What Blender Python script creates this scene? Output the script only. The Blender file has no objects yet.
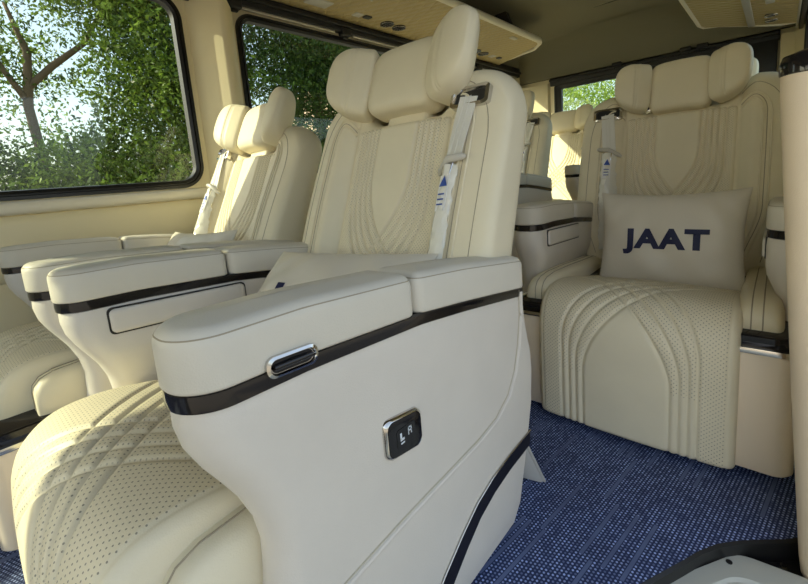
import bpy, bmesh, math, random
import numpy as np
from mathutils import Matrix, Vector, Euler

R = math.radians
scene = bpy.context.scene
COL = scene.collection
PI = math.pi

# ------------------------------------------------------------------ materials
def new_mat(name):
    m = bpy.data.materials.new(name)
    m.use_nodes = True
    nt = m.node_tree
    b = nt.nodes['Principled BSDF']
    return m, nt, b

def N(nt, t, **kw):
    n = nt.nodes.new(t)
    for k, v in kw.items():
        setattr(n, k, v)
    return n

def rgb(r, g, b):
    f = lambda c: ((c / 255 + .055) / 1.055) ** 2.4 if c > 10 else c / 255 / 12.92
    return (f(r), f(g), f(b), 1)

def simple(name, col, rough=.5, metal=0, bump=0, bscale=200, coat=0, spec=.5):
    m, nt, b = new_mat(name)
    b.inputs['Base Color'].default_value = col
    b.inputs['Roughness'].default_value = rough
    b.inputs['Metallic'].default_value = metal
    b.inputs['Coat Weight'].default_value = coat
    b.inputs['Specular IOR Level'].default_value = spec
    if bump:
        tc = N(nt, 'ShaderNodeTexCoord')
        no = N(nt, 'ShaderNodeTexNoise')
        no.inputs['Scale'].default_value = bscale
        no.inputs['Detail'].default_value = 4
        bp = N(nt, 'ShaderNodeBump')
        bp.inputs['Strength'].default_value = bump
        bp.inputs['Distance'].default_value = .002
        nt.links.new(tc.outputs['Object'], no.inputs['Vector'])
        nt.links.new(no.outputs['Fac'], bp.inputs['Height'])
        nt.links.new(bp.outputs['Normal'], b.inputs['Normal'])
    return m

def leather(name, col, perf=False, rough=.48):
    m, nt, b = new_mat(name)
    b.inputs['Roughness'].default_value = rough
    b.inputs['Specular IOR Level'].default_value = .4
    tc = N(nt, 'ShaderNodeTexCoord')
    no = N(nt, 'ShaderNodeTexNoise'); no.inputs['Scale'].default_value = 9; no.inputs['Detail'].default_value = 3
    nt.links.new(tc.outputs['Object'], no.inputs['Vector'])
    mx = N(nt, 'ShaderNodeMix', data_type='RGBA')
    mx.inputs[6].default_value = tuple(c * .93 for c in col[:3]) + (1,)
    mx.inputs[7].default_value = tuple(min(1, c * 1.05) for c in col[:3]) + (1,)
    nt.links.new(no.outputs['Fac'], mx.inputs[0])
    vo = N(nt, 'ShaderNodeTexVoronoi'); vo.inputs['Scale'].default_value = 420
    nt.links.new(tc.outputs['Object'], vo.inputs['Vector'])
    bp = N(nt, 'ShaderNodeBump'); bp.inputs['Strength'].default_value = .22; bp.inputs['Distance'].default_value = .001
    nt.links.new(vo.outputs['Distance'], bp.inputs['Height'])
    colout = mx.outputs[2]
    if perf:
        uv = N(nt, 'ShaderNodeUVMap')
        # hexagonal rows of punched holes
        sp = N(nt, 'ShaderNodeSeparateXYZ'); nt.links.new(uv.outputs[0], sp.inputs[0])
        def M(op, a, bb=None, c=None):
            n = N(nt, 'ShaderNodeMath', operation=op)
            for i, v in enumerate((a, bb, c)):
                if v is None: continue
                if isinstance(v, (int, float)): n.inputs[i].default_value = v
                else: nt.links.new(v, n.inputs[i])
            return n.outputs[0]
        P = .0125
        def dots(off):
            u = M('ADD', M('DIVIDE', sp.outputs[0], P), off)
            v = M('ADD', M('DIVIDE', sp.outputs[1], P), off)
            fu = M('SUBTRACT', M('FRACT', u), .5); fv = M('SUBTRACT', M('FRACT', v), .5)
            return M('SQRT', M('ADD', M('MULTIPLY', fu, fu), M('MULTIPLY', fv, fv)))
        d = M('MINIMUM', dots(0), dots(.5))
        hole = M('LESS_THAN', d, .115)
        at = N(nt, 'ShaderNodeAttribute', attribute_name='perf')
        hole = M('MULTIPLY', hole, at.outputs['Fac'])
        m2 = N(nt, 'ShaderNodeMix', data_type='RGBA')
        nt.links.new(hole, m2.inputs[0]); nt.links.new(colout, m2.inputs[6])
        m2.inputs[7].default_value = tuple(c * .38 for c in col[:3]) + (1,)
        colout = m2.outputs[2]
    nt.links.new(colout, b.inputs['Base Color'])
    nt.links.new(bp.outputs['Normal'], b.inputs['Normal'])
    return m

CREAM = (.77, .70, .52, 1)
M_ = {}
M_['leather'] = leather('cream_leather', CREAM)
M_['perf'] = leather('perforated_cream_leather', CREAM, True)
M_['shell'] = leather('cream_vinyl_shell', (.68, .635, .565, 1), rough=.42)
M_['pad'] = leather('pale_armrest_leather', (.66, .62, .53, 1), rough=.45)
M_['seam'] = simple('seam_thread', (.36, .31, .22, 1), .8)
M_['thread'] = simple('pale_thread', (.52, .47, .36, 1), .7)
M_['base'] = simple('base_vinyl', (.80, .68, .52, 1), .45, bump=.1)
M_['black_gloss'] = simple('gloss_black_trim', (.010, .009, .010, 1), .10)
M_['satin_black'] = simple('satin_black_trim', (.010, .009, .010, 1), .28)
M_['black'] = simple('black_plastic', (.012, .012, .012, 1), .45)
M_['rubber'] = simple('black_rubber', (.01, .01, .01, 1), .35)
M_['chrome'] = simple('chrome', (.62, .60, .57, 1), .12, metal=1)
M_['alu'] = simple('silver_rail', (.62, .60, .54, 1), .35, metal=.8)
M_['wall'] = simple('beige_wall_trim', (.80, .71, .47, 1), .5, bump=.15, bscale=300)
M_['ledge'] = simple('pale_ledge_trim', (.78, .73, .60, 1), .45)
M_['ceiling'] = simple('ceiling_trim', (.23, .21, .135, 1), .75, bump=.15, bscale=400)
M_['dark_lining'] = simple('dark_lining', (.035, .03, .022, 1), .85)
M_['webbing'] = simple('belt_webbing', (.74, .73, .68, 1), .6, bump=.5, bscale=500)
M_['plastic_grey'] = simple('pale_grey_plastic', (.55, .53, .48, 1), .3)
M_['wrap'] = simple('crinkled_wrap', (.78, .76, .68, 1), .18, bump=1.0, bscale=60)
M_['label'] = simple('white_label', (.8, .8, .8, 1), .5)
M_['blue'] = simple('blue_print', (.02, .07, .35, 1), .5)
M_['navy'] = simple('navy_lettering', (.006, .010, .055, 1), .6)
M_['icon'] = simple('white_print', (.8, .85, .9, 1), .5)
M_['pillow'] = simple('grey_beige_satin', (.66, .61, .51, 1), .42, bump=.25, bscale=30)
M_['pole'] = leather('pole_padding', (.84, .70, .52, 1))
M_['step'] = simple('step_plastic', (.50, .50, .44, 1), .5, bump=.1)
M_['bark'] = simple('bark', (.16, .115, .075, 1), .9, bump=1, bscale=12)
M_['ground'] = simple('paving', (.32, .29, .24, 1), .9, bump=.3, bscale=8)
M_['bwall'] = simple('render_wall', (.62, .48, .36, 1), .9)
M_['bwin'] = simple('house_window_dark', (.05, .06, .07, 1), .2)

# quilted panel (stitched lines) for rack undersides
def quilt_mat():
    m, nt, b = new_mat('quilted_beige_leather')
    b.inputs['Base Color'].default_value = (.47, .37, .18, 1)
    b.inputs['Roughness'].default_value = .5
    tc = N(nt, 'ShaderNodeTexCoord')
    mp = N(nt, 'ShaderNodeMapping'); mp.inputs['Rotation'].default_value = (0, 0, R(0))
    nt.links.new(tc.outputs['Object'], mp.inputs[0])
    hs = []
    for rot in (28, -28):
        mp = N(nt, 'ShaderNodeMapping'); mp.inputs['Rotation'].default_value = (0, 0, R(rot))
        nt.links.new(tc.outputs['Object'], mp.inputs[0])
        w = N(nt, 'ShaderNodeTexWave', wave_type='BANDS', bands_direction='Y', wave_profile='SIN')
        w.inputs['Scale'].default_value = 5.0
        nt.links.new(mp.outputs[0], w.inputs[0])
        p = N(nt, 'ShaderNodeMath', operation='POWER'); nt.links.new(w.outputs['Fac'], p.inputs[0]); p.inputs[1].default_value = .35
        hs.append(p.outputs[0])
    mn = N(nt, 'ShaderNodeMath', operation='MULTIPLY'); nt.links.new(hs[0], mn.inputs[0]); nt.links.new(hs[1], mn.inputs[1])
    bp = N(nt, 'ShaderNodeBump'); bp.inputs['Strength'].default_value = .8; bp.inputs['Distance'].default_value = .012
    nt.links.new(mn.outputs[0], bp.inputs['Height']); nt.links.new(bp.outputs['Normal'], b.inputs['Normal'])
    return m
M_['quilt'] = quilt_mat()

def carpet_mat():
    m, nt, b = new_mat('blue_woven_carpet')
    b.inputs['Roughness'].default_value = .75
    tc = N(nt, 'ShaderNodeTexCoord')
    def M(op, a, bb=None):
        n = N(nt, 'ShaderNodeMath', operation=op)
        for i, v in enumerate((a, bb)):
            if v is None: continue
            if isinstance(v, (int, float)): n.inputs[i].default_value = v
            else: nt.links.new(v, n.inputs[i])
        return n.outputs[0]
    mp = N(nt, 'ShaderNodeMapping'); mp.inputs['Rotation'].default_value = (0, 0, R(8))
    nt.links.new(tc.outputs['Object'], mp.inputs[0])
    sp = N(nt, 'ShaderNodeSeparateXYZ'); nt.links.new(mp.outputs[0], sp.inputs[0])
    P = .0085
    u = M('DIVIDE', sp.outputs[0], P); v = M('DIVIDE', sp.outputs[1], P * 1.1)
    row = M('FLOOR', u)
    v2 = M('ADD', v, M('MULTIPLY', M('MODULO', row, 2), .5))
    fu = M('SUBTRACT', M('FRACT', u), .5); fv = M('SUBTRACT', M('FRACT', v2), .5)
    d = M('SQRT', M('ADD', M('MULTIPLY', fu, fu), M('MULTIPLY', fv, fv)))
    knot = M('LESS_THAN', d, .30)
    # some rows are woven as plain ribs rather than knots
    wn = N(nt, 'ShaderNodeTexWhiteNoise', noise_dimensions='2D')
    cb = N(nt, 'ShaderNodeCombineXYZ'); nt.links.new(row, cb.inputs[0]); nt.links.new(M('FLOOR', M('DIVIDE', v, 22)), cb.inputs[1])
    nt.links.new(cb.outputs[0], wn.inputs['Vector'])
    rib = M('GREATER_THAN', wn.outputs['Value'], .92)
    no = N(nt, 'ShaderNodeTexNoise'); no.inputs['Scale'].default_value = 9; no.inputs['Detail'].default_value = 5
    nt.links.new(tc.outputs['Object'], no.inputs['Vector'])
    wn2 = N(nt, 'ShaderNodeTexWhiteNoise', noise_dimensions='2D')
    cb2 = N(nt, 'ShaderNodeCombineXYZ'); nt.links.new(row, cb2.inputs[0]); nt.links.new(M('FLOOR', v2), cb2.inputs[1])
    nt.links.new(cb2.outputs[0], wn2.inputs['Vector'])
    f = M('MULTIPLY', knot, M('SUBTRACT', 1, rib))
    f = M('ADD', M('MULTIPLY', f, M('ADD', .2, M('MULTIPLY', wn2.outputs['Value'], .8))), M('MULTIPLY', rib, .22))
    ramp = N(nt, 'ShaderNodeMix', data_type='RGBA')
    ramp.inputs[6].default_value = (.014, .03, .11, 1); ramp.inputs[7].default_value = (.48, .61, 1.0, 1)
    nt.links.new(f, ramp.inputs[0])
    mx = N(nt, 'ShaderNodeMix', data_type='RGBA', blend_type='MULTIPLY'); mx.inputs[0].default_value = .6
    nt.links.new(ramp.outputs[2], mx.inputs[6])
    cr = N(nt, 'ShaderNodeValToRGB'); cr.color_ramp.elements[0].position = .35; cr.color_ramp.elements[1].position = .65
    cr.color_ramp.elements[0].color = (.6, .6, .65, 1)
    nt.links.new(no.outputs['Fac'], cr.inputs[0]); nt.links.new(cr.outputs[0], mx.inputs[7])
    nt.links.new(mx.outputs[2], b.inputs['Base Color'])
    bp = N(nt, 'ShaderNodeBump'); bp.inputs['Strength'].default_value = .6; bp.inputs['Distance'].default_value = .003
    nt.links.new(f, bp.inputs['Height']); nt.links.new(bp.outputs['Normal'], b.inputs['Normal'])
    return m
M_['carpet'] = carpet_mat()

def glass_mat():
    m = bpy.data.materials.new('window_glass'); m.use_nodes = True
    nt = m.node_tree; nt.nodes.clear()
    o = N(nt, 'ShaderNodeOutputMaterial')
    t = N(nt, 'ShaderNodeBsdfTransparent'); t.inputs[0].default_value = (.90, .95, .92, 1)
    g = N(nt, 'ShaderNodeBsdfGlossy'); g.inputs['Roughness'].default_value = .02
    lw = N(nt, 'ShaderNodeLayerWeight'); lw.inputs[0].default_value = .5
    pw = N(nt, 'ShaderNodeMath', operation='POWER'); nt.links.new(lw.outputs['Facing'], pw.inputs[0]); pw.inputs[1].default_value = 5
    fr = N(nt, 'ShaderNodeMath', operation='MULTIPLY_ADD'); nt.links.new(pw.outputs[0], fr.inputs[0]); fr.inputs[1].default_value = .5; fr.inputs[2].default_value = .025
    mx = N(nt, 'ShaderNodeMixShader')
    nt.links.new(fr.outputs[0], mx.inputs[0]); nt.links.new(t.outputs[0], mx.inputs[1]); nt.links.new(g.outputs[0], mx.inputs[2])
    nt.links.new(mx.outputs[0], o.inputs[0])
    return m
M_['glass'] = glass_mat()

def leaf_mat(name, c1, c2):
    m = bpy.data.materials.new(name); m.use_nodes = True
    nt = m.node_tree; nt.nodes.clear()
    o = N(nt, 'ShaderNodeOutputMaterial')
    at = N(nt, 'ShaderNodeAttribute', attribute_name='tint')
    mx = N(nt, 'ShaderNodeMix', data_type='RGBA'); mx.inputs[6].default_value = c1; mx.inputs[7].default_value = c2
    nt.links.new(at.outputs['Fac'], mx.inputs[0])
    d = N(nt, 'ShaderNodeBsdfPrincipled'); d.inputs['Roughness'].default_value = .45
    t = N(nt, 'ShaderNodeBsdfTranslucent')
    nt.links.new(mx.outputs[2], d.inputs['Base Color']); nt.links.new(mx.outputs[2], t.inputs[0])
    ms = N(nt, 'ShaderNodeMixShader'); ms.inputs[0].default_value = .45
    nt.links.new(d.outputs[0], ms.inputs[1]); nt.links.new(t.outputs[0], ms.inputs[2]); nt.links.new(ms.outputs[0], o.inputs[0])
    return m
M_['leaf'] = leaf_mat('tree_leaf', (.015, .045, .008, 1), (.34, .50, .07, 1))
M_['leaf2'] = leaf_mat('dark_tree_leaf', (.012, .035, .008, 1), (.15, .27, .04, 1))
M_['leafy'] = leaf_mat('yellow_green_leaf', (.22, .36, .05, 1), (.55, .68, .16, 1))

# ------------------------------------------------------------------ mesh helpers
def mesh_obj(name, verts, faces, mat, parent=None, smooth=True, sharp=40, loc=None, uv=None, attrs=None):
    me = bpy.data.meshes.new(name)
    me.from_pydata([tuple(v) for v in verts], [], [tuple(f) for f in faces])
    me.update()
    if smooth:
        me.polygons.foreach_set('use_smooth', [True] * len(me.polygons))
        if sharp: me.set_sharp_from_angle(angle=R(sharp))
    if mat is not None:
        me.materials.append(M_[mat] if isinstance(mat, str) else mat)
    if uv is not None:
        ul = me.uv_layers.new(name='UVMap')
        idx = np.empty(len(me.loops), dtype=np.int32); me.loops.foreach_get('vertex_index', idx)
        ul.data.foreach_set('uv', np.asarray(uv, dtype=np.float32)[idx].ravel())
    if attrs:
        for k, a in attrs.items():
            at = me.attributes.new(k, 'FLOAT', 'POINT')
            at.data.foreach_set('value', np.asarray(a, dtype=np.float32))
    o = bpy.data.objects.new(name, me)
    COL.objects.link(o)
    if parent: o.parent = parent
    if loc: o.location = loc
    return o

class MB:
    """collects shapes of ONE part"""
    def __init__(s): s.v = []; s.f = []; s.mi = []
    def add(s, v, f, mi=0):
        n = len(s.v); s.v += [tuple(p) for p in v]; s.f += [tuple(i + n for i in q) for q in f]; s.mi += [mi] * len(f)
        return s
    def box(s, a, b, mi=0, bev=0):
        bm = bmesh.new()
        bmesh.ops.create_cube(bm, size=1)
        for v in bm.verts:
            v.co = Vector([(a[i] + b[i]) / 2 + v.co[i] * (b[i] - a[i]) for i in range(3)])
        if bev: bmesh.ops.bevel(bm, geom=bm.edges[:], offset=bev, segments=3, affect='EDGES', profile=.5)
        bm.verts.index_update()
        s.add([v.co[:] for v in bm.verts], [[v.index for v in f.verts] for f in bm.faces], mi); bm.free(); return s
    def loft(s, rings, mi=0, cap=True, closed=True):
        n = len(rings[0]); v = [p for r in rings for p in r]; f = []
        for i in range(len(rings) - 1):
            for j in range(n if closed else n - 1):
                k = (j + 1) % n
                f.append((i * n + j, i * n + k, (i + 1) * n + k, (i + 1) * n + j))
        if cap:
            f.append(tuple(range(n))[::-1]); f.append(tuple((len(rings) - 1) * n + j for j in range(n)))
        return s.add(v, f, mi)
    def tube(s, pts, r, n=12, mi=0):
        pts = [Vector(p) for p in pts]; rings = []
        rr = r if isinstance(r, (list, tuple)) else [r] * len(pts)
        up = Vector((0, 0, 1))
        for i, p in enumerate(pts):
            d = (pts[min(i + 1, len(pts) - 1)] - pts[max(i - 1, 0)]).normalized()
            a = d.cross(up)
            if a.length < .05: a = d.cross(Vector((1, 0, 0)))
            a.normalize(); b = a.cross(d)
            rings.append([p + (a * math.cos(t) + b * math.sin(t)) * rr[i] for t in [2 * PI * k / n for k in range(n)]])
        return s.loft(rings, mi)
    def strip(s, A, B, mi=0):
        """quad strip between two polylines"""
        n = len(A); f = [(i, i + 1, n + i + 1, n + i) for i in range(n - 1)]
        return s.add(list(A) + list(B), f, mi)
    def build(s, name, mats, parent=None, sharp=40, loc=None):
        mats = mats if isinstance(mats, (list, tuple)) else [mats]
        o = mesh_obj(name, s.v, s.f, mats[0], parent, True, None, loc)
        for m in mats[1:]: o.data.materials.append(M_[m])
        o.data.polygons.foreach_set('material_index', s.mi)
        bm = bmesh.new(); bm.from_mesh(o.data); bmesh.ops.recalc_face_normals(bm, faces=bm.faces[:]); bm.to_mesh(o.data); bm.free()
        if sharp: o.data.set_sharp_from_angle(angle=R(sharp))
        return o

def S(t):
    t = np.clip(t, 0, 1); return t * t * (3 - 2 * t)

def rrect(x0, x1, y0, y1, rf, rb, n=8, ns=0):
    """rounded rectangle outline in plan; rf radius at y0 side, rb at y1 side"""
    rf = max(rf, .0005); rb = max(rb, .0005)
    pts = []
    for ci, (cx, cy, r, a0) in enumerate(((x0 + rf, y0 + rf, rf, PI), (x1 - rf, y0 + rf, rf, 1.5 * PI), (x1 - rb, y1 - rb, rb, 0), (x0 + rb, y1 - rb, rb, .5 * PI))):
        for k in range(n + 1):
            a = a0 + .5 * PI * k / n
            pts.append((cx + r * math.cos(a), cy + r * math.sin(a)))
        if ns and ci in (1, 3):
            ya, yb = (y0 + rf, y1 - rb) if ci == 1 else (y1 - rb, y0 + rf)
            for k in range(1, ns + 1): pts.append((x1 if ci == 1 else x0, ya + (yb - ya) * k / (ns + 1)))
    return pts

def slab_rings(x0, x1, y0, y1, rf, rb, zb, zt, rt=.02, rbm=.004, n=8, sag=None, ns=0):
    """rings of a slab whose bottom and top heights are functions of y, edges rounded"""
    zb = zb if callable(zb) else (lambda y, c=zb: c)
    zt = zt if callable(zt) else (lambda y, c=zt: c)
    rings = []
    seq = [(rbm, 0, 0)] + ([(rbm * (1 - math.sin(a)), 0, rbm * (1 - math.cos(a))) for a in (R(30), R(60), R(90))] if rbm > .001 else [(0, 0, 0)])
    for ins, _, dz in seq:
        rings.append([(x, y, zb(y) + dz) for x, y in rrect(x0 + ins, x1 - ins, y0 + ins, y1 - ins, rf - ins, rb - ins, n, ns)])
    for k in range(0, 7):
        a = R(15 * k); ins = rt * (1 - math.cos(a)); dz = -rt * (1 - math.sin(a))
        rings.append([(x, y, zt(y) + dz) for x, y in rrect(x0 + ins, x1 - ins, y0 + ins, y1 - ins, rf - ins, rb - ins, n, ns)])
    for fr in (.35, .7, .95):
        w = (x1 - x0) / 2 - rt; ins = rt + w * fr
        hx = (x1 - x0) / 2 - ins
        rings.append([(x, y, zt(y) + (sag or 0) * fr) for x, y in rrect(x0 + ins, x1 - ins, y0 + min(ins, rt + w * fr), y1 - min(ins, rt + w * fr), min(hx, max(rf - ins, .001)), min(hx, max(rb - ins, .001)), n, ns)])
    return rings

def tag(o, label=None, cat=None, group=None, kind=None):
    if label: o['label'] = label
    if cat: o['category'] = cat
    if group: o['group'] = group
    if kind: o['kind'] = kind
    return o

def thing(name, loc=(0, 0, 0), rz=0):
    e = bpy.data.objects.new(name, None); COL.objects.link(e)
    e.location = loc; e.rotation_euler = (0, 0, rz); e.empty_display_size = .1
    return e

def copy_tree(o, parent=None):
    c = o.copy(); COL.objects.link(c)
    if parent: c.parent = parent
    for ch in list(o.children): copy_tree(ch, c)
    return c

def flip_mesh(me):
    """mirrored copy of a mesh across x"""
    m = me.copy()
    m.transform(Matrix.Scale(-1, 4, (1, 0, 0))); m.flip_normals()
    return m

# ------------------------------------------------------------------ seat
def fan(x, s, s0, base, gap, n, delay):
    """distance to the two crossing families of stitched lines. s grows towards the crossing"""
    d = np.full_like(x, 9.)
    r = .24
    for fam in (1, -1):
        for k in range(n):
            a = base + gap * k
            t = np.clip(s - s0 - delay * k, 0, None)
            g = np.where(t < r, t * t / (2 * r), r / 2 + (t - r))
            sl = np.where(t < r, t / r, 1.)
            xx = fam * (-a + g)
            d = np.minimum(d, np.abs(x - xx) / np.sqrt(1 + sl * sl))
    return d

def inner_arch(x, s, s0, base):
    t = np.clip(s - s0, 0, None); r = .24
    g = np.where(t < r, t * t / (2 * r), r / 2 + (t - r))
    return np.abs(x) < (base - g)

def grid_surface(name, P, nu, nv, mat, parent, uv, attrs, sharp=None):
    idx = np.arange(nu * nv).reshape(nu, nv)
    f = np.stack([idx[:-1, :-1], idx[1:, :-1], idx[1:, 1:], idx[:-1, 1:]], -1).reshape(-1, 4)
    return mesh_obj(name, P.reshape(-1, 3).tolist(), f.tolist(), mat, parent, True, sharp, None, uv, attrs)

def cushion_profile():
    """centre line (y,z) from back to the foot of the front apron"""
    pts = [(.66, .395), (.5, .405), (.35, .425), (.2, .458), (.08, .482), (0, .485), (-.05, .472), (-.09, .44), (-.112, .395), (-.12, .34), (-.121, .2), (-.118, .02)]
    # smooth resample by Catmull-Rom
    P = np.array(pts); out = []
    for i in range(len(P) - 1):
        p0 = P[max(i - 1, 0)]; p1 = P[i]; p2 = P[i + 1]; p3 = P[min(i + 2, len(P) - 1)]
        for t in np.linspace(0, 1, 40, endpoint=False):
            out.append(.5 * ((2 * p1) + (-p0 + p2) * t + (2 * p0 - 5 * p1 + 4 * p2 - p3) * t * t + (-p0 + 3 * p1 - 3 * p2 + p3) * t ** 3))
    out.append(P[-1]); out = np.array(out)
    L = np.concatenate([[0], np.cumsum(np.linalg.norm(np.diff(out, axis=0), axis=1))])
    n = 330
    s = np.linspace(0, L[-1], n)
    c = np.stack([np.interp(s, L, out[:, 0]), np.interp(s, L, out[:, 1])], 1)
    return c, L[-1] - s      # s measured from the foot upwards

def make_cushion(parent):
    c, s = cushion_profile(); n = len(c)
    tg = np.gradient(c, axis=0); tg /= np.linalg.norm(tg, axis=1)[:, None]
    nr = np.stack([tg[:, 1], -tg[:, 0]], 1)     # pointing up / forward
    nr = -nr if nr[5, 1] < 0 else nr
    hw = .283; m = 176; e = 10
    q = np.linspace(-1, 1, m)
    X = np.outer(np.ones(n), q * hw)
    Sg = np.outer(s, np.ones(m))
    endd = np.minimum(Sg - 0, 9)
    # gentle crown + rolled edges
    ed = hw - np.abs(X)
    off = -.028 * (1 - np.sqrt(np.clip(1 - ((.03 - np.clip(ed, 0, .03)) / .03) ** 2, 0, 1)))
    off += .012 * (1 - (X / hw) ** 2)
    off += -.02 * (1 - np.sqrt(np.clip(1 - ((.02 - np.clip(Sg, 0, .02)) / .02) ** 2, 0, 1)))
    d = fan(X, Sg, .20, .125, .023, 4, .035)
    off += .0085 * (np.sin(np.minimum(d, .0115) / .0115 * PI / 2) ** .7 - 1)
    # side seam line
    off += -.003 * np.exp(-((ed - .022) / .003) ** 2)
    P = np.zeros((n, m, 3))
    P[..., 0] = X; P[..., 1] = c[:, 0:1] + nr[:, 0:1] * off; P[..., 2] = c[:, 1:2] + nr[:, 1:2] * off
    # skirt inwards on both sides and at the foot
    def side(col):
        k = np.zeros((n, 1, 3)); k[:, 0] = P[:, col]
        k[:, 0, 1] -= nr[:, 0] * .06; k[:, 0, 2] -= nr[:, 1] * .06
        return k
    P = np.concatenate([side(0), P, side(-1)], 1)
    foot = P[-1:].copy(); foot[..., 1] += .05
    P = np.concatenate([P, foot], 0)
    perf = (~inner_arch(X, Sg, .20, .125)) & (d > .004) & (ed > .024) & ~((np.abs(X) < .2) & (np.abs(X) > .12) & (Sg < .2))
    perf = perf.astype(float)
    perf = np.pad(perf, ((0, 1), (1, 1)))
    U = np.pad(X, ((0, 1), (1, 1)), mode='edge'); V = np.pad(Sg, ((0, 1), (1, 1)), mode='edge')
    uv = np.stack([U, V], -1).reshape(-1, 2)
    return grid_surface('seat_cushion', P, P.shape[0], P.shape[1], 'perf', parent, uv, {'perf': perf.ravel()})

BP0 = np.array([.625, .41])
def set_recline(deg):
    """direction along the back and out of its front face"""
    global BU, BF
    a = R(deg); BU = np.array([math.sin(a), math.cos(a)]); BF = np.array([-math.cos(a), math.sin(a)])
set_recline(14)
BH = .73
def bW(h):
    return .345 + .065 * S(h / .28) - .004 * S((h - .42) / .34)
def b_front(x, h):
    """forward offset of the front face (without grooves) and height shift"""
    a = np.abs(x)
    fwd = .052 * S((a - .195) / .07) * S((h + .05) / .2) * (1 - .35 * S((h - .35) / .35))
    return fwd
def b_rise(x, h):
    a = np.abs(x) / .41
    return (.105 * S((np.abs(x) - .13) / .14) - .11 * np.clip(a, 0, 1.2) ** 9) * S((h - .25) / .42)
def to3(x, d, h):
    return np.stack([x, BP0[0] + BU[0] * h + BF[0] * d, BP0[1] + BU[1] * h + BF[1] * d], -1)

def make_backrest(parent):
    nr, nf = 190, 300
    T0 = .17
    rows = []; perf = []
    hb = np.concatenate([np.linspace(-.02, BH - .06, 150), BH - .06 + .06 * np.sin(np.linspace(0, PI / 2, 40))[1:]])
    th = np.concatenate([np.linspace(0, PI, 220, endpoint=False), np.linspace(PI, 2 * PI, 60, endpoint=False)])
    H, TH = np.meshgrid(hb, th, indexing='ij')
    W = bW(H)
    tp = np.clip((H - (BH - .06)) / .06, 0, 1)
    sc = np.sqrt(np.clip(1 - tp ** 2, .0004, 1))
    Te = .4 + .6 * sc
    cs, sn = np.cos(TH), np.sin(TH)
    x = W * np.sign(cs) * np.abs(cs) ** .62 * (1 - .05 * (1 - sc))
    ff = np.sign(sn) * np.abs(sn) ** .45
    T = T0 * (1 - .25 * S(H / BH))
    d = np.where(ff > 0, ff * .03, ff * T) * sc - .03 * (1 - sc)
    front = ff > 0
    d = d + b_front(x, H) * (.25 + .75 * np.clip(ff, 0, 1)) * sc
    hh = H + b_rise(x, H)
    top = BH + b_rise(x, np.full_like(x, BH))
    e = np.minimum((W - np.abs(x)), (top - hh) * .9)
    cor = np.sqrt(np.clip(.16 - (W - np.abs(x)), 0, None) ** 2 + np.clip(.16 - (top - hh) * .9, 0, None) ** 2)
    e = np.where(((W - np.abs(x)) < .16) & ((top - hh) * .9 < .16), .16 - cor, e)
    g = np.zeros_like(x)
    wing = (np.abs(x) > .215)
    g = g * wing
    g += -.007 * np.exp(-((np.abs(x) - .212) / .005) ** 2)
    d = d + g * front * sc
    P = to3(x, d, hh)
    n, m = x.shape
    idx = np.arange(n * m).reshape(n, m)
    nx = np.roll(idx, -1, axis=1)
    f = np.stack([idx[:-1], nx[:-1], nx[1:], idx[1:]], -1).reshape(-1, 4).tolist()
    f.append(idx[0].tolist()[::-1]); f.append(idx[-1].tolist())
    o = mesh_obj('backrest', P.reshape(-1, 3).tolist(), f, 'leather', parent, True, None)
    bm = bmesh.new(); bm.from_mesh(o.data); bmesh.ops.recalc_face_normals(bm, faces=bm.faces[:]); bm.to_mesh(o.data); bm.free()
    # quilted centre panel
    n, m = 230, 140
    h = np.linspace(.0, BH - .03, n); q = np.linspace(-1, 1, m)
    Hh, Q = np.meshgrid(h, q, indexing='ij')
    hw = .200 + .006 * S(Hh / .4)
    X = Q * hw
    ed = hw - np.abs(X)
    off = .037 + .012 * (1 - Q ** 2) - .014 * (1 - np.sqrt(np.clip(1 - ((.014 - np.clip(ed, 0, .014)) / .014) ** 2, 0, 1)))
    tedge = np.clip(BH - .03 - Hh, 0, .02)
    off += -.02 * (1 - np.sqrt(np.clip(1 - ((.02 - tedge) / .02) ** 2, 0, 1)))
    Sg = BH - .03 - Hh
    dd = fan(X, Sg, .16, .085, .021, 5, .022)
    off += .013 * (np.sin(np.minimum(dd, .0105) / .0105 * PI / 2) ** .7 - 1)
    Pc = to3(X, off, Hh)
    skl = to3(X[:, :1], off[:, :1] - .03, Hh[:, :1]); skr = to3(X[:, -1:], off[:, -1:] - .03, Hh[:, -1:])
    Pc = np.concatenate([skl, Pc, skr], 1)
    tp = Pc[-1:].copy(); tp[..., 1] -= BF[0] * .03; tp[..., 2] -= BF[1] * .03
    Pc = np.concatenate([Pc, tp], 0)
    pf = (dd > .004) & (ed > .012) & ~inner_arch(X, Sg, .16, .085)
    pf = np.pad(pf.astype(float), ((0, 1), (1, 1)))
    U = np.pad(X, ((0, 1), (1, 1)), mode='edge'); V = np.pad(Hh, ((0, 1), (1, 1)), mode='edge')
    c = grid_surface('quilted_panel', Pc, Pc.shape[0], Pc.shape[1], 'perf', o, np.stack([U * 1.25, V * 1.25], -1).reshape(-1, 2), {'perf': pf.ravel()})
    bm = bmesh.new(); bm.from_mesh(c.data); bmesh.ops.recalc_face_normals(bm, faces=bm.faces[:]); bm.to_mesh(c.data); bm.free()
    return o

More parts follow.
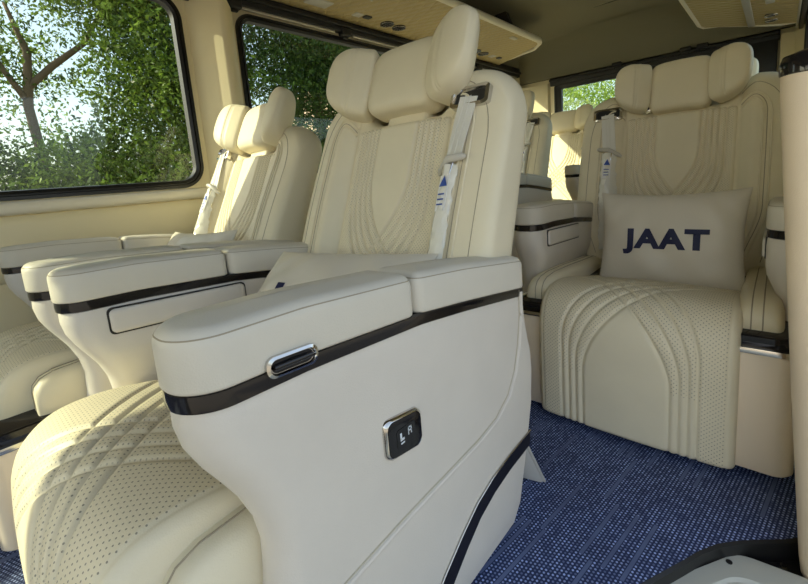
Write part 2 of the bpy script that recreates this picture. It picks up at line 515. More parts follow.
def superlobe(fx, name, parent, nu=64, nv=48, mat='leather'):
    """closed lobe: fx(th,ph arrays)->(x,d,h) in back coordinates"""
    th = np.linspace(0, 2 * PI, nu, endpoint=False); ph = np.linspace(-PI / 2, PI / 2, nv)
    PH, TH = np.meshgrid(ph, th, indexing='ij')
    x, d, h = fx(TH, PH)
    P = to3(x, d, h)
    idx = np.arange(nu * nv).reshape(nv, nu); nx = np.roll(idx, -1, 1)
    f = np.stack([idx[:-1], nx[:-1], nx[1:], idx[1:]], -1).reshape(-1, 4).tolist()
    o = mesh_obj(name, P.reshape(-1, 3).tolist(), f, mat, parent, True, None)
    bm = bmesh.new(); bm.from_mesh(o.data)
    bmesh.ops.remove_doubles(bm, verts=bm.verts[:], dist=1e-5)
    bmesh.ops.recalc_face_normals(bm, faces=bm.faces[:]); bm.to_mesh(o.data); bm.free()
    return o

def sp(c, e): return np.sign(c) * np.abs(c) ** e

def make_headrest(parent, hs=1.0, up=0):
    hc = BH + .090 + up
    def core(t, p):
        x = .118 * sp(np.cos(p), .25) * sp(np.cos(t), .25)
        d = .058 * sp(np.cos(p), .45) * sp(np.sin(t), .55)
        h = .112 * sp(np.sin(p), .45) - .006
        d = d + .030 - .010 * np.clip(h / .11, 0, 1) ** 2
        return x * hs, d, hc + h + .006 * np.cos(x / .118 * PI / 2)
    hr = superlobe(core, 'headrest', parent)
    for sd in (1, -1):
        def wing(t, p):
            # across (outwards), thickness, height : a D shape, flat against the core and round outside
            ca = np.cos(t)
            e_ = np.where(ca < 0, .25, 1.0)
            a = np.where(ca < 0, .045, .106) * np.sign(ca) * np.abs(ca) ** np.where(ca < 0, .25, .85) * sp(np.cos(p), np.where(ca < 0, .3, .9))
            b = .066 * sp(np.cos(p), .5) * np.sign(np.sin(t)) * np.abs(np.sin(t)) ** np.where(ca < 0, .3, .6)
            c = .106 * sp(np.sin(p), .64)
            g = -.004 * np.exp(-((a - .018) / .003) ** 2) - .004 * np.exp(-((a - .027) / .003) ** 2)
            b = b * (1 - .45 * np.clip(a / .1, 0, 1) ** 2) + g * np.clip(b / .02, 0, 1)
            an = R(34)
            x = .156 + a * math.cos(an) - b * math.sin(an) * .6
            d = .064 + a * math.sin(an) * 1.1 + b * math.cos(an)
            return sd * x * hs, d, hc + c * (1 + (hs - 1) * .4) + .002 + .10 * np.clip(a, 0, 1)
        superlobe(wing, 'headrest_wing', hr, 180, 70)
    # neck block joining the headrest to the back
    MB().loft([[tuple(to3(np.array(x * s_), np.array(d * s_ - .01), np.array(h))) for x, d in rrect(-.09, .09, -.03, .03, .02, .02, 4)] for h, s_ in ((BH - .06, 1), (BH + .05, 1))]).build('headrest_post', 'leather', parent)
    return hr

# armrest heights as functions of y
_ky = [-.1, 0, .16, .40, .54, .80, 1.0]
def strip_b(y): return float(np.interp(y, _ky, [.672, .672, .670, .656, .638, .600, .57]))
def strip_t(y): return float(np.interp(y, _ky, [.693, .693, .690, .674, .656, .618, .59]))
def pad_t(y): return float(np.interp(y, _ky, [.770, .770, .768, .750, .735, .698, .66]))

def make_armrest(parent, cx):
    w = .060; x0, x1 = cx - w, cx + w
    sgn = 1 if cx > 0 else -1
    # body shell : stack of plan outlines
    rings = []
    for z, u0, u1, ins, rf in ((.02, .07, .725, .004, .03), (.06, .058, .75, 0, .03), (.2, .055, .80, 0, .035), (.3, .062, .83, 0, .04), (.39, .075, .838, 0, .045), (.44, .078, .835, 0, .05), (.48, .072, .83, 0, .05),
                               (.52, .057, .823, 0, .05), (.55, .040, .818, 0, .055), (.58, .022, .812, 0, .055), (.61, .008, .806, .0, .055), (.64, .002, .802, .0, .055), (.655, .001, .80, .001, .055)):
        rec = .034 * float(S((.575 - z) / .12))
        xa, xb = (x0 + rec, x1) if cx > 0 else (x0, x1 - rec)
        rings.append([(x, y, z - (.668 - strip_b(y)) * float(S((z - .40) / .2))) for x, y in rrect(xa + ins, xb - ins, u0 + ins, u1 - ins, min(rf, (xb - xa) / 2 - ins - .001), .02, 10, 14)])
    # densify
    dense = []
    for a, b in zip(rings[:-1], rings[1:]):
        for t in (0, .34, .67): dense.append([tuple(a[i][k] * (1 - t) + b[i][k] * t for k in range(3)) for i in range(len(a))])
    dense.append(rings[-1])
    top = [(x, y, strip_b(y) + .002) for x, y in rrect(x0 + .004, x1 - .004, .004, .796, .053, .018, 10, 14)]
    dense.append(top)
    sh = MB().loft(dense).build('armrest', 'shell', parent, sharp=50)
    # piano black strip
    def oloft(ins, zf, r0=.056, rb=.02, y1=.802, y0=.0): return [(x, y, zf(y)) for x, y in rrect(x0 + ins, x1 - ins, y0 + ins, y1 - ins, r0 - ins, rb, 14, 14)]
    MB().loft([oloft(.004, lambda y: strip_b(y) - .003), oloft(-.0015, lambda y: strip_b(y)), oloft(-.0022, lambda y: (strip_b(y) + strip_t(y)) / 2), oloft(-.0015, strip_t), oloft(.004, lambda y: strip_t(y) + .003)]).build('trim_strip', 'black_gloss', sh)
    # long front pad and short rear pad with stitched top edge
    for (y0, y1, rf, rb) in ((-.004, .384, .058, .022), (.388, .806, .022, .03)):
        px0, px1 = x0 - .003, x1 + .003
        m = MB()
        m.loft(slab_rings(px0, px1, y0, y1, rf, rb, lambda y: strip_t(y) + .001, pad_t, rt=.022, rbm=.006, n=10, sag=.004, ns=12))
        pad = m.build('armrest_pad', 'pad', sh, sharp=60)
    # piping line along the pad edge (one part)
    m = MB()
    for (y0, y1, rf, rb) in ((-.004, .384, .058, .022), (.388, .806, .022, .03)):
        ins = .004
        rr = rrect(x0 - .003 + ins, x1 + .003 - ins, y0 + ins, y1 - ins, rf - ins, rb - ins, 10, 14)
        pts = [(x, y, pad_t(y) - .0115) for x, y in rr]; pts.append(pts[0])
        m.tube(pts, .0016, 6)
    m.build('piping', 'seam', sh)
    # lid of the fold-out tray on the side that faces the cushion
    fx = (x0 if cx > 0 else x1)
    dirn = -1 if cx > 0 else 1
    def yz(i_): # rounded rect following the strip
        y0, y1, r = .085 + i_, .42 - i_, .012
        P = []
        for (yy, zz) in rrect(y0, y1, .600 + i_, .658 - i_, r, r, 4):
            P.append((yy, zz - (.668 - strip_b(yy)) ))
        return P
    m = MB()
    A = [(fx - dirn * .01, y, z) for y, z in yz(-.004)]; B = [(fx + dirn * .003, y, z) for y, z in yz(-.004)]
    m.loft([A, B], 1)
    A = [(fx - dirn * .01, y, z) for y, z in yz(0)]; B = [(fx + dirn * .006, y, z) for y, z in yz(0)]; C = [(fx + dirn * .009, y, z) for y, z in yz(.004)]; D = [(fx + dirn * .0095, y, z) for y, z in yz(.012)]
    m.loft([A, B, C, D], 0)
    m.build('tray_lid', ['shell', 'black'], sh, sharp=60)
    return sh

def make_seat(side, bz=0., cw=1., hs=1., hup=0., bf=.088):
    """side = +1: belt on the +x shoulder"""
    t = thing('captain_seat')
    # base
    def base_o(ins): return [(x, y) for x, y in rrect(-.405 + ins, .405 - ins, -bf + ins, .62, .045, .03, 8)]
    b = MB().loft([[(x, y, z) for x, y in base_o(i)] for i, z in ((.004, .03), (0, .036), (0, .37 - bz), (.004, .375 - bz))]).build('base', 'base', t)
    MB().loft([[(x, y, z) for x, y in base_o(i)] for i, z in ((.004, .373 - bz), (-.004, .375 - bz), (-.006, .381 - bz), (-.004, .390 - bz), (.004, .392 - bz))]).build('chrome_strip', 'chrome', b)
    MB().loft([[(x, y, z) for x, y in base_o(i)] for i, z in ((.012, .390 - bz), (.010, .393 - bz), (.010, .418 - bz), (.014, .422 - bz))]).build('trim_strip', 'black_gloss', b)
    MB().box((-.36, .60, .02), (.36, .74, .40)).build('rear_pedestal', 'base', t)
    cu_ = make_cushion(t); cu_.scale = (cw, 1, 1); cu_.location = (0, -.015 if cw > 1 else 0, 0)
    for sd in (1, -1):
        rings = []; secs = []
        for u, s_, zt in ((-.032, .35, .44), (-.028, .6, .46), (-.012, .85, .478), (.02, .97, .490), (.09, 1, .495), (.25, 1, .485), (.4, 1, .47), (.55, .9, .46), (.62, .6, .44)):
            zc = .395; hz = (zt - .36) * (.75 + .25 * s_); w = .056 * (.55 + .45 * s_)
            ring = []; secs.append((u, w, hz))
            for k in range(40):
                a = 2 * PI * k / 40
                x = sd * (.316 + w * np.sign(math.cos(a)) * abs(math.cos(a)) ** .55)
                z = zc + (hz * .78 if math.sin(a) > 0 else .05) * np.sign(math.sin(a)) * abs(math.sin(a)) ** .6
                g = 1
                ring.append((x, u, z - bz * .6))
            rings.append(ring)
        dense = []
        for a, b2 in zip(rings[:-1], rings[1:]):
            for q in (0, .5): dense.append([tuple(a[i][k] * (1 - q) + b2[i][k] * q for k in range(3)) for i in range(40)])
        dense.append(rings[-1])
        bo = MB().loft(dense).build('side_bolster', 'leather', t, sharp=70)
        for xo in (.300, .325):
            pts = [(sd * xo, secs[0][0] - .001, .40)]
            for u, w, hz in secs:
                cq = min(.95, abs((xo - .316) / w)) ** (1 / .55)
                pts.append((sd * xo, u, .395 + hz * .78 * math.sqrt(1 - cq * cq) ** .6 + .0004))
            MB().tube([(a_, b_, c_ - bz * .6) for a_, b_, c_ in pts], .0016, 6).build('piping', 'seam', bo)
    bk = make_backrest(t)
    make_headrest(t, hs, hup)
    arms = [make_armrest(t, .382), make_armrest(t, -.382)]
    # belt slot, webbing, tongue, wrapped lower webbing
    def at(x, h, o):
        x = np.array(x * 1.0); h = np.array(h * 1.0)
        W = bW(h); cs = np.clip(np.abs(x) / W, 0, .995) ** (1 / .62); ff = np.sqrt(1 - cs ** 2) ** .45
        return tuple(float(v) for v in to3(x, .03 * ff + b_front(x, h) * (.25 + .75 * ff) + o, h + b_rise(x, h)))
    # piping and stitching that follow the outline of the wings
    for sd in (1, -1):
        for e, rad, mt, o_ in ((.125, .0035, 'leather', .0015), (.112, .0013, 'seam', .0005), (.098, .0035, 'leather', .0015), (.052, .0013, 'seam', .0002)):
            pts = []
            rc = max(.17 - e, .03)
            ht = .675 - (e - .05) * .75
            for h in np.linspace(.06, ht - rc, 26): pts.append(at(sd * (float(bW(h)) - e), float(h), o_))
            xr = float(bW(ht)) - e
            for a in np.linspace(0, PI / 2, 12)[1:]:
                pts.append(at(sd * max(xr - rc * (1 - math.cos(a)), .216), float(ht - rc + rc * math.sin(a)), o_))
            for x in np.linspace(xr - rc, .214, 5)[1:]:
                if x < xr - rc: pts.append(at(sd * x, float(ht), o_))
            MB().tube(pts, rad, 6).build('piping' if mt == 'leather' else 'stitching', mt, bk)
    sx = side * .285
    SC = np.array(at(sx, .625, 0.))
    def slot_ring(w0, h0, o, dx=0):
        out = []
        for a, b in rrect(-1, 1, -1, 1, .35, .35, 5):
            q = SC + np.array([w0 * a, 0, 0]) + np.array([0, BU[0], BU[1]]) * (h0 * b + side * .0 * w0 * a) + np.array([0, BF[0], BF[1]]) * o
            out.append(tuple(q))
        return out
    bt = MB()
    Lb = [at(sx + side * .0 - side * .02 * k / 12 - .028, .625 - .14 * k / 12, .010) for k in range(13)]
    Rb = [at(sx + side * .0 - side * .02 * k / 12 + .028, .625 - .14 * k / 12, .010) for k in range(13)]
    L2 = [at(sx + side * .0 - side * .02 * k / 12 - .028, .625 - .14 * k / 12, .007) for k in range(13)]
    R2 = [at(sx + side * .0 - side * .02 * k / 12 + .028, .625 - .14 * k / 12, .007) for k in range(13)]
    bt.loft([[Lb[k], Rb[k], R2[k], L2[k]] for k in range(13)])
    # two woven ribs
    for off in (-.008, .008):
        bt.tube([at(sx - side * .02 * k / 12 + off, .625 - .14 * k / 12, .0105) for k in range(13)], .0012, 5)
    belt = bt.build('seat_belt', 'webbing', t, sharp=60)
    m = MB()
    m.loft([slot_ring(.064, .030, -.010), slot_ring(.063, .029, .008), slot_ring(.053, .020, .010), slot_ring(.049, .016, .001)], 0, cap=False)
    m.add(slot_ring(.050, .017, .0015), [tuple(range(24))], 1)
    m.build('belt_slot', ['chrome', 'black'], belt)
    # tongue : a flat bar lying across the webbing with a loop below
    tx = sx - side * .02; th = .485
    m = MB()
    m.tube([at(tx + a, th + .006 * side * a / .04, .018) for a in (-.05, -.04, 0, .04, .05)], [.005, .0095, .011, .0095, .005], 10)
    belt_t = m.build('belt_tongue', 'plastic_grey', belt)
    m = MB()
    m.tube([at(tx + a, th - h_, .016) for a, h_ in ((-.018, .008), (-.016, .034), (.012, .034), (.014, .008))], .0035, 8)
    m.build('tongue_plate', 'chrome', belt)
    # crinkled protective film around the lower webbing
    random.seed(4)
    rings = []
    K = 42
    for k in range(K):
        f = k / (K - 1); h = .475 - f * .40
        cxk = tx - side * .02 * f + random.uniform(-.002, .002)
        w = .029 + .007 * S(f * 3) + random.uniform(-.003, .003)
        p0 = at(cxk, h, .012)
        ring = []
        for j in range(14):
            a = 2 * PI * j / 14
            q = at(cxk + w * math.cos(a), h, .012 + .007 * math.sin(a) + random.uniform(-.0025, .0025))
            ring.append(q)
        rings.append(ring)
    MB().loft(rings).build('plastic_wrap', 'wrap', belt, sharp=25)
    m = MB()
    lab = [at(tx + a, h_, .0215) for a, h_ in ((-.017, .455), (.017, .455), (.016, .385), (-.018, .385))]
    lb2 = [at(tx + a, h_, .019) for a, h_ in ((-.017, .455), (.017, .455), (.016, .385), (-.018, .385))]
    m.loft([lb2, lab], 0)
    tri = [at(tx + a, h_, .0222) for a, h_ in ((-.014, .432), (.014, .432), (.001, .452))]
    m.add(tri, [(0, 1, 2)], 1)
    for hh_ in (.418, .408, .398):
        q = [at(tx + a, h_, .0222) for a, h_ in ((-.012, hh_), (.010, hh_), (.010, hh_ - .003), (-.012, hh_ - .003))]
        m.add(q, [(0, 1, 2, 3)], 1)
    m.build('warning_label', ['label', 'blue'], belt)
    return t

# fittings that sit on the outer side of the +x armrest (seen on the seat nearest the door)
def add_outer_fittings(t):
    X = .382 + .060
    # switch panel
    m = MB()
    def sq(ins, o): return [(X + o, y, z - (y - .323) * .15) for y, z in rrect(.280 + ins, .366 - ins, .451 + ins, .519 - ins, .015, .015, 6)]
    m.loft([sq(-.003, -.002), sq(-.002, .006), sq(.0015, .009), sq(.003, .006)], 0)
    m.loft([sq(.002, .0), sq(.0025, .0095), sq(.008, .0105)], 1)
    m.loft([[(X + o, y, z) for y, z in rrect(.300, .346, .468, .502, .005, .005, 3)] for o in (.009, .0113)], 1)
    sw = m.build('control_switch', ['chrome', 'black_gloss', 'black'], t, sharp=50)
    m = MB()
    m.box((X + .0115, .307, .484), (X + .0122, .311, .495), bev=.0)
    m.box((X + .0115, .307, .481), (X + .0122, .317, .485))
    m.box((X + .0115, .308, .475), (X + .0122, .317, .4775))
    m.build('seat_icon', 'icon', sw, sharp=None)
    m = MB()
    for a_, b_, c_, d_ in ((.327, .483, .329, .497), (.327, .495, .336, .497), (.334, .483, .336, .497), (.327, .489, .336, .491)):
        m.box((X + .0115, a_, b_), (X + .0122, c_, d_))
    m.build('heat_icon', 'icon', sw, sharp=None)
    # latch handle set into the pad
    m = MB()
    def lq(ins, o): return [(X + .003 + o, y, z - (y - .13) * .05) for y, z in rrect(.092 + ins, .168 - ins, .682 + ins * .8, .710 - ins * .8, .012 - ins * .4, .012 - ins * .4, 6)]
    m.loft([lq(0, -.004), lq(0, .006), lq(.004, .008), lq(.006, .004)], 0)
    m.loft([lq(.0055, .002), lq(.007, .0045)], 1)
    m.tube([(X + .009, .102, .697), (X + .0105, .13, .6965), (X + .009, .158, .695)], .004, 8, 1)
    m.build('latch_handle', ['chrome', 'black_gloss'], t, sharp=50)
    # dark curved strip low on the side
    L_ = [(.35, .070), (.40, .112), (.47, .155), (.53, .185), (.60, .203), (.68, .212), (.795, .216)]
    top = [(X + .003, y + .005, z + .012) for y, z in L_]; bot = [(X + .003, y + .03 * (1 - i / 6) + .0, z - .034 + .008 * i / 6) for i, (y, z) in enumerate(L_)]
    ti = [(X - .004, p[1], p[2]) for p in top]; bi = [(X - .004, p[1], p[2]) for p in bot]
    m = MB(); m.loft([[top[i], bot[i], bi[i], ti[i]] for i in range(len(L_))])
    m.tube([(X + .003, p[1], p[2] + .001) for p in top], .0022, 8, 1)
    m.build('lower_trim_strip', ['satin_black', 'chrome'], t, sharp=50)
    # raised piping that sweeps down the side panel
    pts = [(.775, .615), (.772, .55), (.758, .48), (.735, .42), (.700, .375), (.64, .345), (.56, .333), (.48, .33), (.40, .327), (.30, .322), (.18, .312), (.075, .30)]
    c = []
    for i in range(len(pts) - 1):
        for q in np.linspace(0, 1, 6, endpoint=False): c.append((X + .001, pts[i][0] + (pts[i + 1][0] - pts[i][0]) * q, pts[i][1] + (pts[i + 1][1] - pts[i][1]) * q))
    m = MB(); m.tube(c, .0055, 8); m.build('side_piping', 'shell', t)
    m = MB(); m.tube([(p[0] + .0, p[1] - .008, p[2] + .006) for p in c], .0013, 6); m.build('side_stitching', 'thread', t)
    # triangular foot bracket behind the side panel
    m = MB()
    a, b, c_, = (X - .03, .80, .215), (X - .01, .905, .003), (X - .10, .885, .003)
    d = (X - .10, .80, .10)
    m.add([a, b, c_, d, (a[0] - .006, a[1] - .01, a[2]), (b[0] - .008, b[1] - .012, b[2]), (c_[0], c_[1] - .012, c_[2]), (d[0], d[1] - .012, d[2])],
          [(0, 1, 2, 3), (7, 6, 5, 4), (0, 4, 5, 1), (1, 5, 6, 2), (2, 6, 7, 3), (3, 7, 4, 0)])
    m.tube([a, b], .004, 6)
    m.build('rear_bracket', 'plastic_grey', t, sharp=30)

SEATG = 'cream leather captain seats'
def put(o, loc, label, sx=1):
    o.location = loc; o.scale = (sx, 1, 1)
    return tag(o, label, 'seat', SEATG)
set_recline(14)
seatC = make_seat(-1)
put(seatC, (-.338, 1.47, 0), 'cream captain seat across the aisle, facing the door, with the lettered cushion fully in view')
put(copy_tree(seatC), (-.36, 2.62, .12), 'seat directly behind the aisle seat, only its headrest and shoulder showing')
set_recline(25)
seatA = make_seat(-1, .075, 1.0, 1.26, .025, .16)
set_recline(21)
put(seatA, (-1.81, .12, 0), 'cream captain seat against the side windows, sunlight falling on its backrest', .92)
seatB = make_seat(1, .085, 1.1, 1.26, .025, .10)
put(seatB, (-.868, .14, 0), 'large foreground captain seat with white side panel, control switch and chrome latch', .92)
put(copy_tree(seatB), (-1.66, 2.18, .12), 'seat behind the big foreground seat, its grey lit shoulder and armrest showing')
put(copy_tree(seatB), (-1.68, 3.55, .12), 'rearmost seat below the back window with sun on its lower back')
add_outer_fittings(seatB)

# ------------------------------------------------------------------ pillows
def pillow_surf(x, y, w, h, t):
    """x,y in [-1,1] -> local point front"""
    fx = np.clip(1 - np.abs(x) ** 2.6, 0, 1); fy = np.clip(1 - np.abs(y) ** 2.6, 0, 1)
    z = t * (fx * fy) ** .5
    px = x * w / 2 * (1 - .07 * (1 - y ** 2) * np.abs(x) ** 3)
    py = y * h / 2 * (1 - .10 * (1 - x ** 2) * np.abs(y) ** 3)
    wr = .004 * np.sin(9 * x + 5 * y) * (fx * fy) + .003 * np.sin(17 * x * y + 4 * x)
    return px, py, z + wr * (fx * fy) ** .5

def make_pillow(name, w=.49, h=.39, t=.064):
    n = 60
    q = np.sin(np.linspace(-PI / 2, PI / 2, n))
    X, Y = np.meshgrid(q, q, indexing='ij')
    px, py, pz = pillow_surf(X, Y, w, h, t)
    P1 = np.stack([px, py, pz], -1).reshape(-1, 3); P2 = np.stack([px, py, -pz * .8], -1).reshape(-1, 3)
    idx = np.arange(n * n).reshape(n, n)
    f1 = np.stack([idx[:-1, :-1], idx[1:, :-1], idx[1:, 1:], idx[:-1, 1:]], -1).reshape(-1, 4)
    f = f1.tolist() + (f1[:, ::-1] + n * n).tolist()
    o = mesh_obj(name, np.concatenate([P1, P2]).tolist(), f, 'pillow', None, True, None)
    bm = bmesh.new(); bm.from_mesh(o.data); bmesh.ops.remove_doubles(bm, verts=bm.verts[:], dist=2e-4); bm.to_mesh(o.data); bm.free()
    cu = bpy.data.curves.new('lettering', 'FONT'); cu.body = 'JAAT'; cu.size = .098; cu.align_x = 'CENTER'; cu.align_y = 'CENTER'
    cu.offset = .0048; cu.space_character = 1.12; cu.resolution_u = 6
    to = bpy.data.objects.new('lettering_tmp', cu); COL.objects.link(to)
    dg = bpy.context.evaluated_depsgraph_get(); dg.update()
    me = bpy.data.meshes.new_from_object(to.evaluated_get(dg))
    bpy.data.objects.remove(to); 
    me.name = 'lettering'
    bm = bmesh.new(); bm.from_mesh(me)
    for _ in range(4):
        es = [e for e in bm.edges if e.calc_length() > .008]
        if es: bmesh.ops.subdivide_edges(bm, edges=es, cuts=1); bmesh.ops.triangulate(bm, faces=bm.faces[:])
    for v in bm.verts:
        x = v.co.x * 1.12 + .002; y = v.co.y
        _, _, z = pillow_surf(np.array(x / (w / 2)), np.array(y / (h / 2)), w, h, t)
        v.co = Vector((x, y, float(z) + .0022))
    bm.to_mesh(me); bm.free()
    me.materials.clear(); me.materials.append(M_['navy'])
    lt = bpy.data.objects.new('lettering', me); COL.objects.link(lt); lt.parent = o
    lt['label'] = 'navy blue JAAT lettering'
    return o
def orient(o, loc, tilt, yaw=0, roll=0):
    # local x -> across, local y -> up, local z -> forward (-Y)
    m = Matrix.Rotation(R(yaw), 4, 'Z') @ Matrix.Rotation(R(90 - tilt), 4, 'X') @ Matrix.Rotation(R(roll), 4, 'Z')
    o.matrix_world = Matrix.Translation(loc) @ m
pc = make_pillow('throw_pillow')
orient(pc, (-.305, 1.83, .592), 12, 0, 0.6)
tag(pc, 'grey beige satin pillow lettered JAAT standing upright on the aisle seat', 'pillow', 'lettered satin pillows')
pb = copy_tree(pc); orient(pb, (-.80, .571, .606), 52, 15.6, 0)
tag(pb, 'satin pillow half hidden behind the big armrest of the foreground seat', 'pillow', 'lettered satin pillows')
pa = copy_tree(pc); orient(pa, (-1.80, .64, .585), 30, 6, 2)
tag(pa, 'satin pillow on the window seat, only its top edge above the armrest', 'pillow', 'lettered satin pillows')

# ------------------------------------------------------------------ room shell
XL, XR, YB, YF, ZC = -2.4, .115, 5.0, -3.2, 2.26
def struct(o): o['kind'] = 'structure'; return o

m = MB().box((XL, YF, -.06), (-.35, YB, -.004)); m.box((-.35, 1.35, -.06), (XR, YB, -.004)); 
struct(m.build('floor', 'black'))
m = MB().box((XL, 2.06, -.004), (-.85, YB, .118), bev=.006); m.box((-.85, 2.46, -.004), (XR, YB, .118), bev=.006)
struct(m.build('floor', 'base'))
# carpet : one sheet with the cut-out for the step
edge = [(XL + .02, YF), (-.62, YF), (-.55, 0), (-.42, .35), (-.30, .66), (-.185, .877), (-.128, .985), (-.098, 1.045), (-.068, 1.09), (-.03, 1.13), (.006, 1.16), (.05, 1.195), (.085, 1.23), (.085, 2.45), (-.86, 2.45), (-.86, 2.05), (XL + .02, 2.05)]
bm = bmesh.new()
vs = [bm.verts.new((x, y, .0)) for x, y in edge]; f = bm.faces.new(vs)
r = bmesh.ops.extrude_face_region(bm, geom=[f]); bmesh.ops.translate(bm, vec=(0, 0, -.008), verts=[v for v in r['geom'] if isinstance(v, bmesh.types.BMVert)])
bmesh.ops.recalc_face_normals(bm, faces=bm.faces[:])
me = bpy.data.meshes.new('carpet'); bm.to_mesh(me); bm.free(); me.materials.append(M_['carpet'])
o = bpy.data.objects.new('carpet', me); COL.objects.link(o)
tag(o, 'blue woven carpet covering the van floor between the seats', 'carpet')

# black rubber edging and drop to the step, pale step plate
m = MB()
ed = edge[1:13]
A = [(x, y, .001) for x, y in ed]; B = [(x + .006, y - .004, -.003) for x, y in ed]; C = [(x + .007, y - .005, -.055) for x, y in ed]
m.strip(A, B); m.strip(B, C)
struct(m.build('trim_1', 'rubber', sharp=30))
m = MB()
m.box((-.75, -.4, -.16), (.40, 1.34, -.052))
struct(m.build('trim_2', 'black'))
# step plate with raised lip and embossed recess
def plate(ins, z): 
    P = [(-.033, 1.128), (.34, 1.165), (.34, -.3), (-.44, -.3), (-.44, .51)]
    c = (-.0, .45)
    out = []
    for i, (x, y) in enumerate(P): 
        out.append((x + (c[0] - x) * ins, y + (c[1] - y) * ins))
    # soften the corners
    res = []
    n = len(out)
    for i in range(n):
        p = Vector(out[i]); a = Vector(out[i - 1]); b = Vector(out[(i + 1) % n])
        r_ = .03 + ins * .05
        p1 = p + (a - p).normalized() * r_; p2 = p + (b - p).normalized() * r_
        for t in np.linspace(0, 1, 6):
            q = p1 * (1 - t) ** 2 + p * 2 * t * (1 - t) + p2 * t * t
            res.append((q.x, q.y, z))
    return res
m = MB().loft([plate(.0, -.05), plate(.0, -.033), plate(.006, -.030), plate(.10, -.030), plate(.112, -.036), plate(.17, -.036), plate(.176, -.038), plate(.185, -.036), plate(.3, -.036)])
st = m.build('step_plate', 'step', sharp=25)
m = MB().tube([(-.045, 1.085, -.0305), (-.045, 1.085, -.0285)], .0065, 14)
m.build('screw_hole', 'black', st)
tag(st, 'pale grey moulded step plate in the doorway beside the blue carpet', 'step')
m = MB().tube([(.050, 1.165, -.055), (.050, 1.165, -.044)], [.010, .006], 14)
tag(m.build('bolt', 'chrome'), 'small silver bolt head on the dark sill by the pole', 'bolt')

def wall_panel(plane, c0, c1, z0, z1, hole, name, out, thick=.05, mat='wall', n=12):
    """rect panel with a rounded hole. plane: ('x', X) runs along y ; ('y', Y) runs along x. out: +-1 outwards"""
    ax, val = plane
    def P(a, z, o): return (val + out * o, a, z) if ax == 'x' else (a, val + out * o, z)
    m = MB()
    if hole is None:
        a = P(c0, z0, 0); b = P(c1, z1, thick)
        m.box(tuple(min(a[i], b[i]) for i in range(3)), tuple(max(a[i], b[i]) for i in range(3)))
        return struct(m.build(name, mat))
    h0, h1, g0, g1, r = hole
    inner = rrect(h0, h1, g0, g1, r, r, n)
    cx, cz = (h0 + h1) / 2, (g0 + g1) / 2
    # outer points: straight sides, then corners
    outer = []
    for (x, z) in inner:
        outer.append((x, z))
    q = n + 1
    def side_pts(i):
        return inner[i * q:(i + 1) * q]
    f_in = [P(x, z, 0) for x, z in inner]; f_in2 = [P(x, z, thick) for x, z in inner]
    O = []
    for k, (x, z) in enumerate(inner):
        i = k // q; t = (k % q) / n
        cor = [(c0, z0), (c1, z0), (c1, z1), (c0, z1)][i]
        # first half of a corner slides along the incoming side, second half along the outgoing one
        if i == 0: a, b = (c0, g0 + r), (h0 + r, z0)
        elif i == 1: a, b = (h1 - r, z0), (c1, g0 + r)
        elif i == 2: a, b = (c1, g1 - r), (h1 - r, z1)
        else: a, b = (h0 + r, z1), (c0, g1 - r)
        if t < .5: s = t * 2; p = (a[0] + (cor[0] - a[0]) * s, a[1] + (cor[1] - a[1]) * s)
        else: s = t * 2 - 1; p = (cor[0] + (b[0] - cor[0]) * s, cor[1] + (b[1] - cor[1]) * s)
        O.append(p)
    f_out = [P(x, z, 0) for x, z in O]; f_out2 = [P(x, z, thick) for x, z in O]
    m.loft([f_out, f_in, f_in2, f_out2], cap=False)
    return struct(m.build(name, mat, sharp=30))

def window(plane, hole, name, out, fw=.028, mat='rubber', lip=.012):
    ax, val = plane
    def P(a, z, o): return (val + out * o, a, z) if ax == 'x' else (a, val + out * o, z)
    h0, h1, g0, g1, r = hole
    def ring(ins, o): return [P(a, z, o) for a, z in rrect(h0 + ins, h1 - ins, g0 + ins, g1 - ins, max(r - ins, .01), max(r - ins, .01), 12)]
    t = thing(name, P((h0 + h1) / 2, g0, 0)); struct(t)
    base = Vector(t.location)
    m = MB().loft([ring(-.012, -.001), ring(-.010, -lip), ring(.004, -lip), ring(.008, -lip * .3), ring(.012, -lip * .3), ring(.014, -lip * .9), ring(fw, -lip * .4), ring(fw + .004, .03), ring(0, .03)], cap=False)
    f = m.build('window_frame', mat, sharp=40); f.parent = t; f.location = -base
    g = MB(); r1 = ring(fw - .004, .012); r2 = ring(fw - .004, .016)
    g.loft([r1, r2]); g = g.build('window_pane', 'glass', sharp=30); g.parent = t; g.location = -base
    return t

W1 = (.02, 1.01, .955, 1.93, .11)
W2 = (1.335, 4.86, .99, 1.925, .09)
W0 = (-2.95, -1.15, .95, 1.99, .1)
L = ('x', XL)
wall_panel(L, YF, -1.1, .80, 2.06, W0, 'wall_left', -1)
wall_panel(L, -1.1, 1.19, .80, 2.06, W1, 'wall_left', -1)
wall_panel(L, 1.19, YB, .80, 2.06, W2, 'wall_left', -1)
wall_panel(L, YF, YB, -.06, .80, None, 'wall_left', -1)
window(L, W1, 'window_1', -1); window(L, W2, 'window_2', -1); window(L, W0, 'window_3', -1)
# pale ledge under the front window and padded lower wall panel
m = MB().loft([[(XL + a, y, z) for a, z in ((0, .88), (.03, .885), (.045, .90), (.04, .925), (.018, .938), (0, .94))] for y in np.linspace(-1.2, 1.03, 10)])
struct(m.build('trim_3', 'ledge', sharp=60))
m = MB().loft([[(XL + a, y, z) for a, z in ((0, .60), (.02, .61), (.03, .64), (.03, .84), (.02, .872), (0, .88))] for y in (-1.2, .2, 1.03)])
struct(m.build('trim_4', 'wall', sharp=60))
